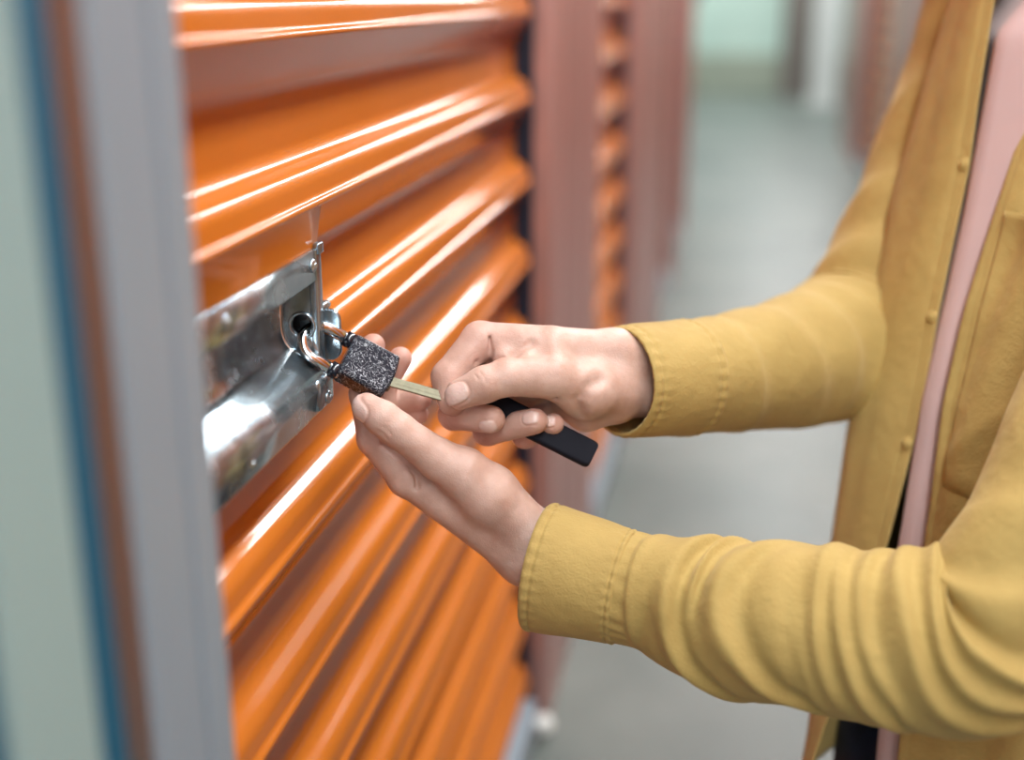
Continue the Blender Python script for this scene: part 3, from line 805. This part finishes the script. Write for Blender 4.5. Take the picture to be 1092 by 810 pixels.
# ---------------- cloth tubes
def loft(stations, s_keys, ns, nt, fold=None, s0=None, s1=None, grow=0.0):
    """stations rows: u, v, distance, half-width (px) in the picture plane, half-width along the view (px). Returns grid points and (s, theta).
    theta 0 = upper edge, 90 deg = towards the viewer, 180 = lower edge"""
    st = np.array(stations, float); s_keys = np.array(s_keys, float)
    s = np.linspace(s_keys[0] if s0 is None else s0, s_keys[-1] if s1 is None else s1, ns)
    t = np.interp(s, s_keys, np.arange(len(s_keys)))
    C_ = np.array([uvd(*r[:3]) for r in st]); pw = st[:, 2] / FPX
    rows = catmull(np.column_stack([C_, st[:, 3] * pw, st[:, 4] * pw]), t)
    c = rows[:, :3]; tan = np.gradient(c, axis=0); tan /= np.linalg.norm(tan, axis=1, keepdims=True)
    vw = -c / np.linalg.norm(c, axis=1, keepdims=True)          # to the viewer
    n2 = vw - tan * (vw * tan).sum(1, keepdims=True); n2 /= np.linalg.norm(n2, axis=1, keepdims=True)
    n1 = np.cross(tan, n2)
    if n1[0][1] > 0: n1 = -n1
    th = np.linspace(0, 2 * math.pi, nt, endpoint=False)
    S, T = np.meshgrid(s, th, indexing='ij')
    rad = fold(S, T) if fold else 0
    a, b = rows[:, 3][:, None] + rad + grow, rows[:, 4][:, None] + rad + grow
    P = c[:, None] + n1[:, None] * (a * np.cos(T))[..., None] + n2[:, None] * (b * np.sin(T))[..., None]
    return P
def grid_quads(ns, nt, wrap=True):
    i, j = np.meshgrid(np.arange(ns - 1), np.arange(nt if wrap else nt - 1), indexing='ij')
    j2 = (j + 1) % nt
    return np.stack([i * nt + j, i * nt + j2, (i + 1) * nt + j2, (i + 1) * nt + j], -1).reshape(-1, 4)
def cloth(name, P, parent, mat, wrap=True, thick=.0012, offset=-1):
    o = npmesh(name, P.reshape(-1, 3), grid_quads(P.shape[0], P.shape[1], wrap), mat, parent, pinv)
    so = o.modifiers.new('thick', 'SOLIDIFY'); so.thickness = thick; so.offset = offset
    return o
def ridges(lst):
    """fold lines: (s at the top edge, facing the viewer, at the lower edge, height mm, width, first and last angle)"""
    def f(S, T):
        td = np.degrees(T); r_ = np.zeros_like(S)
        tt = np.where(td > 270, td - 360, td)
        for e_ in lst:
            a, m_, b, h, w_ = e_[:5]; t0, t1 = e_[5:7] if len(e_) > 5 else (0, 180)
            k = np.polyfit([15, 90, 165], [a, m_, b], 2)
            u = S - np.polyval(k, np.clip(tt, -40, 215))
            vis = 1 / (1 + np.exp((tt - t1) / 13)) / (1 + np.exp((t0 - tt) / 13))
            prof = np.where(u > 0, np.exp(-(u / (w_ * .7)) ** 2), np.exp(-(u / (w_ * 1.3)) ** 2)) - .55 * np.exp(-((u - 1.6 * w_) / (1.0 * w_)) ** 2)
            r_ += .0014 * h * vis * prof
        return r_
    return f
rng = np.random.default_rng(4)
def crinkle(S, T, amp, fs=.05, ft=3.0, seed=1):
    g = np.random.default_rng(seed); r_ = np.zeros_like(S)
    for _ in range(7):
        a = g.uniform(.5, 1.6); b = int(g.integers(1, 6)); p = g.uniform(0, 6.28)
        r_ += np.sin(S * fs * a + T * b + p)
    return amp * .001 * r_ / 3

def uvw(x, z, d, a, b):
    p = zc(x, z, d); return (CX + FPX * p[0] / d, CY + FPX * p[1] / d, d, a, b)
# near sleeve
NS = [(574, 603, .803, 68, 62), (668, 626, .785, 60, 58), (706, 634, .775, 65, 62), (750, 650, .765, 76, 70), (800, 660, .752, 84, 78), (870, 668, .738, 87, 82), (960, 681, .718, 94, 88), (1040, 682, .704, 98, 92), (1112, 600, .700, 96, 96), (1190, 440, .715, 100, 100), (1290, 250, .735, 108, 104), (1370, 90, .76, 112, 104), uvw(.545, .0, .80, 88, 80), uvw(.515, .03, .86, 66, 60), uvw(.495, .045, .90, 40, 36)]
NK = [574, 668, 706, 750, 800, 870, 960, 1040, 1140, 1310, 1520, 1700, 1800, 1880, 1930]
near_folds = ridges([(736, 722, 778, 4.6, 10, 5, 165), (768, 746, 775, 3.6, 10, -10, 95), (826, 786, 872, 4.4, 12, 35, 160), (884, 884, 925, 3.2, 10, 5, 140), (898, 909, 962, 3.6, 9, 10, 165), (934, 930, 1000, 2.8, 10, 10, 130),
                     (962, 976, 1045, 4.0, 10, 0, 170), (984, 1003, 1070, 4.6, 9, 0, 170), (994, 1030, 1096, 4.8, 13, 0, 175), (1040, 1098, 1190, 2.6, 20, 10, 175), (1130, 1190, 1270, 2.2, 30, 20, 170), (694, 688, 704, 1.8, 7, 10, 120), (706, 700, 690, 1.6, 7, 60, 150), (1350, 1400, 1460, 2, 40),
                     (845, 838, 860, 1.4, 16, 40, 130), (860, 862, 900, 1.2, 9, 80, 165)])
def near_f(S, T):
    r_ = near_folds(S, T) * np.clip((S - 668) / 30, 0, 1) + crinkle(S, T, .7, .06, seed=2) * np.clip((S - 664) / 12, 0, 1)
    r_ += .00045 * np.sin(T * 23 + 2.2 * np.sin(2 * T) + 1.3 * np.sin(5 * T)) * (1 + .7 * np.sin(3 * T + 1)) * np.exp(-((S - 673) / 9) ** 2)             # gathers at the cuff seam
    return r_
def cuff_f(lo_, hi_, gathers=30):
    def f(S, T):
        r_ = .0012 + crinkle(S, T, .35, .09, seed=5)
        for e_, d_ in ((lo_, 1), (hi_, -1)):
            q = (S - e_) * d_
            r_ -= .0011 * np.exp(-((q - 9) / 1.6) ** 2)                         # stitching line
            r_ += .00035 * np.sin(T * gathers + 1.5 * np.sin(3 * T)) * np.exp(-((q - 8) / 8) ** 2)
            r_ -= .0014 * np.exp(-(q / 2.0) ** 2)
        return r_
    return f
shirt_parts = []
P_near = loft(NS, NK, 330, 150, near_f, s0=660)
P_ncuff = loft(NS, NK, 90, 200, cuff_f(574, 668), s0=574, s1=668)
# far sleeve
FS = [(660, 407, .845, 58, 56), (735, 402, .885, 61, 58), (780, 397, .915, 63, 60), (830, 388, .955, 68, 64), (880, 376, 1.0, 74, 66), (922, 345, 1.035, 74, 66), (948, 275, 1.055, 62, 62), (985, 190, 1.07, 60, 62), (1024, 85, 1.085, 61, 64), (1058, -20, 1.10, 62, 66), uvw(.425, .015, 1.095, 62, 62), uvw(.45, .04, 1.05, 52, 50), uvw(.465, .05, 1.0, 36, 34)]
FK = [660, 735, 780, 830, 880, 930, 1000, 1090, 1200, 1310, 1380, 1440, 1480]
far_folds = ridges([(752, 760, 775, 1.6, 10), (800, 815, 830, 2.2, 14), (846, 852, 850, 2.8, 12), (872, 888, 880, 3.5, 11), (895, 912, 905, 3.5, 11), (925, 935, 930, 3.2, 14), (965, 985, 960, 3, 18), (1030, 1060, 1040, 2.5, 22), (1130, 1170, 1150, 2.5, 30)])
def far_f(S, T): return far_folds(S, T) * np.clip((S - 735) / 20, 0, 1) + crinkle(S, T, .8, .05, seed=9)
P_far = loft(FS, FK, 260, 120, far_f, s0=728)
P_fcuff = loft(FS, FK, 70, 160, cuff_f(660, 735), s0=660, s1=735)

# ---------------- trunk of the shirt: rows of constant height, open at the front
V_R = [-120, 0, 100, 175, 260, 337, 420, 480, 580, 680, 770, 810, 900]
U_R = [1075, 1060, 1044, 1034, 1016, 1000, 985, 972, 946, 915, 881, 867, 838]            # far panel's open edge
V_S = [-120, 0, 60, 100, 227, 345, 400, 460, 585, 690, 760, 810, 900]
U_S = [1050, 1016, 998, 986, 950, 925, 914, 904, 888, 878, 876, 872, 850]                 # its outer side
V_L = [-120, 0, 80, 130, 230, 330, 430, 500, 580, 770, 900]
U_L = [1150, 1122, 1105, 1092, 1061, 1031, 1006, 995, 984, 962, 950]                      # near panel's open edge
def at_height(z, d, vs, us):
    v = CY + FPX * (-(z + d * math.sin(TH)) / math.cos(TH)) / d
    return uvd(np.interp(v, vs, us), v, d)
def shirt_row(z):
    r0 = at_height(z, .925, V_R, U_R); r2 = at_height(z, 1.0, V_S, U_S); l0 = at_height(z, .895, V_L, U_L)
    top = np.clip((z - .005) / .09, 0, 1) ** 1.3                       # gathers in to the neck above the shoulders
    def m_(x, d):
        x = x + (.475 - x) * .72 * top; d = d + (.935 - d) * .72 * top
        return zc(x, z, d)
    dx = max(l0[0] - .3165, -.01)
    r1 = .5 * (r0 + r2) + np.array([-.008, 0, 0]); r1 = zc(r1[0], z, .960)
    pts = [r0, r1, r2, m_(max(.33, r2[0] + .035), 1.065), m_(.43, 1.115), m_(.53, 1.07), m_(.575, .94), m_(.565, .82), m_(.50 + .1 * dx, .745), m_(.425 + .4 * dx, .752), m_(.372 + .75 * dx, .80), m_(.340 + 1.0 * dx, .850), l0]
    out = []
    for i, p in enumerate(pts):
        if i in (0, 1, 2, 12): p = zc(p[0] + (.475 - p[0]) * .5 * top, z, p[2])
        out.append(p)
    return np.array(out)
ZR = np.linspace(.085, -.60, 150)
NC = 300
tt = np.concatenate([np.linspace(0, 2, 70, endpoint=False), np.linspace(2, 9, 130, endpoint=False), np.linspace(9, 12, 100)])
Psh = np.array([catmull(shirt_row(z), tt) for z in ZR])
# hanging folds
dn = np.cross(np.gradient(Psh, axis=1), np.gradient(Psh, axis=0)); dn /= np.linalg.norm(dn, axis=2, keepdims=True) + 1e-12
Zg, Tg = np.meshgrid(ZR, tt, indexing='ij')
cen = np.array([.46, 0, .93])
sgn = np.sign(((Psh - cen) * dn)[..., [0, 2]].sum(-1, keepdims=True).mean())
dn = dn * sgn
h = .0020 * np.sin(Tg * 3.4 + 5 * Zg + .6) * np.clip((Zg + .34) / .2, 0, 1) * (Tg < 2.6) * np.clip(Tg / .35, 0, 1)
h += (.0016 * np.sin(Tg * 6 + Zg * 14 + 1) + .0010 * np.sin(Tg * 9 + Zg * 25)) * np.clip((Tg - 2.2) / 1.5, 0, 1)
h -= .0007 * np.exp(-((Tg - .22) / .015) ** 2) + .0007 * np.exp(-((12 - Tg - .12) / .012) ** 2)   # stitched placket lines
h += .0022 * np.exp(-(((Zg + .285 + .05 * (Tg - 11)) / .010) ** 2)) * np.clip((Tg - 10.2) / .6, 0, 1) * np.clip((12 - Tg) / .4, 0, 1)
Psh = Psh + dn * h[..., None]

shirt = cloth('overshirt', Psh, person, M['mustard'], False, .0016, 0)
cloth('sleeve', P_near, shirt, M['mustard'], thick=.0014)
cloth('sleeve', P_far, shirt, M['mustard'], thick=.0014)
c1 = cloth('cuff', P_ncuff, shirt, M['mustard'], thick=.0022)
c2 = cloth('cuff', P_fcuff, shirt, M['mustard'], thick=.0022)
def shirt_at(v, col):
    """shirt surface point and normal in column col nearest picture row v"""
    pr = Psh[:, col]; vv = CY + FPX * pr[:, 1] / pr[:, 2]
    i = int(np.argmin(np.abs(vv - v))); return pr[i], dn[i, col]
for v_ in (175, 337, 475, 640):
    p, n_ = shirt_at(v_, 4)
    bm = bmesh.new(); c = wp(p + n_ * .0008); a = wp(p + n_ * .0108) - c
    dome(bm, c, a, .0052, .0022, 22, 5); dome(bm, c + a / np.linalg.norm(a) * .0016, a, .0022, .0012, 14, 4)
    o = from_bm('button', bm, M['mustard'], None, True); o.data.transform(pinv); o.parent = shirt
# patch pocket on the near panel, its mouth standing open a little
c0, c1_ = NC - 7, NC - 62
iz = [i for i in range(len(ZR)) if -.345 <= ZR[i] <= -.150]
Pp = Psh[iz][:, c1_:c0] + dn[iz][:, c1_:c0] * .0022
ny_, nx_ = Pp.shape[:2]
mouth = np.exp(-np.arange(ny_) / 4.0)[:, None] * np.sin(np.linspace(0, math.pi, nx_))[None] ** .5
edge = np.minimum(np.minimum(np.arange(nx_), np.arange(nx_)[::-1])[None] / 2.0, (np.arange(ny_)[::-1])[:, None] / 2.0).clip(0, 1)
Pp = Pp + dn[iz][:, c1_:c0] * ((.010 * mouth - .002 * (1 - edge) * (1 - mouth)))[..., None]
cloth('pocket', Pp, shirt, M['mustard'], False, .0016, 0)

# ---------------- T-shirt (closed) and jeans
def tee_row(z):
    top = np.clip((z + .03) / .10, 0, 1)
    f0 = at_height(z, .915, [-120, 0, 130, 230, 330, 430, 580, 770, 900], [1100, 1072, 1048, 1030, 1008, 985, 958, 938, 926])
    dx = max(f0[0] - .312, -.004)
    pts = [f0, (.326 + dx, .985), (.375 + .5 * dx, 1.045), (.47, 1.055), (.54, 1.02), (.562, .93), (.545, .83), (.48, .785), (.447 + .5 * dx, .80), (.384 + .95 * dx, .838)]
    out = []
    for i, p in enumerate(pts):
        x, d = (p[0], p[2]) if i == 0 else p
        out.append(zc(x + (.475 - x) * .68 * top, z, d + (.935 - d) * .68 * top))
    return np.array(out + [out[0]])
ZT_ = np.linspace(.06, -.585, 90)
Pt = np.array([catmull(tee_row(z), np.linspace(0, 10, 121)[:-1]) for z in ZT_])
cloth('t_shirt', Pt, person, M['pink'], True, .0012, -1)
fz = -CAMH
FJ = Field(zc(.18, -.48, .72) - np.array([.02, .1, .02]), zc(.95, fz, 1.2) + .06, .007)
FJ.group([(zc(.45, -.56, .885), zc(.45, -.56, 1.0), .105, .11)], .02, .02)
for s_, kx in ((-1, .36), (1, .345)):
    hp = zc(.43, -.60, .94 + s_ * .07); kn = zc(kx, fz + .085, .935 + s_ * .12); an_ = zc(kx + .33, fz + .075, .935 + s_ * .10)
    FJ.group([(hp, kn, .088, .066), (kn, an_, .064, .046)], .02, .02)
FJ.group([(zc(.362, -.60, 1.0), zc(.352, -.74, 1.02), .095, .09)], .02, .03)
V_, Q_ = FJ.mesh(); npmesh('jeans', relax(V_, Q_, 2), Q_, M['denim'], person, pinv)
for s_ in (-1, 1):
    q = .935 + s_ * .10
    FB = Field(zc(.58, fz + .20, q - .09), zc(.82, fz, q + .09) + .03, .006)
    b0 = zc(.69, fz + .075, q)
    FB.group([(b0, zc(.72, fz + .062, q), .046, .05), (zc(.72, fz + .062, q), zc(.755, fz + .055, q), .048, .042), (zc(.72, fz + .11, q), zc(.765, fz + .05, q), .034, .04)], .02, .004)
    V_, Q_ = FB.mesh(); npmesh('shoe', relax(V_, Q_, 2), Q_, M['shoe'], person, pinv)
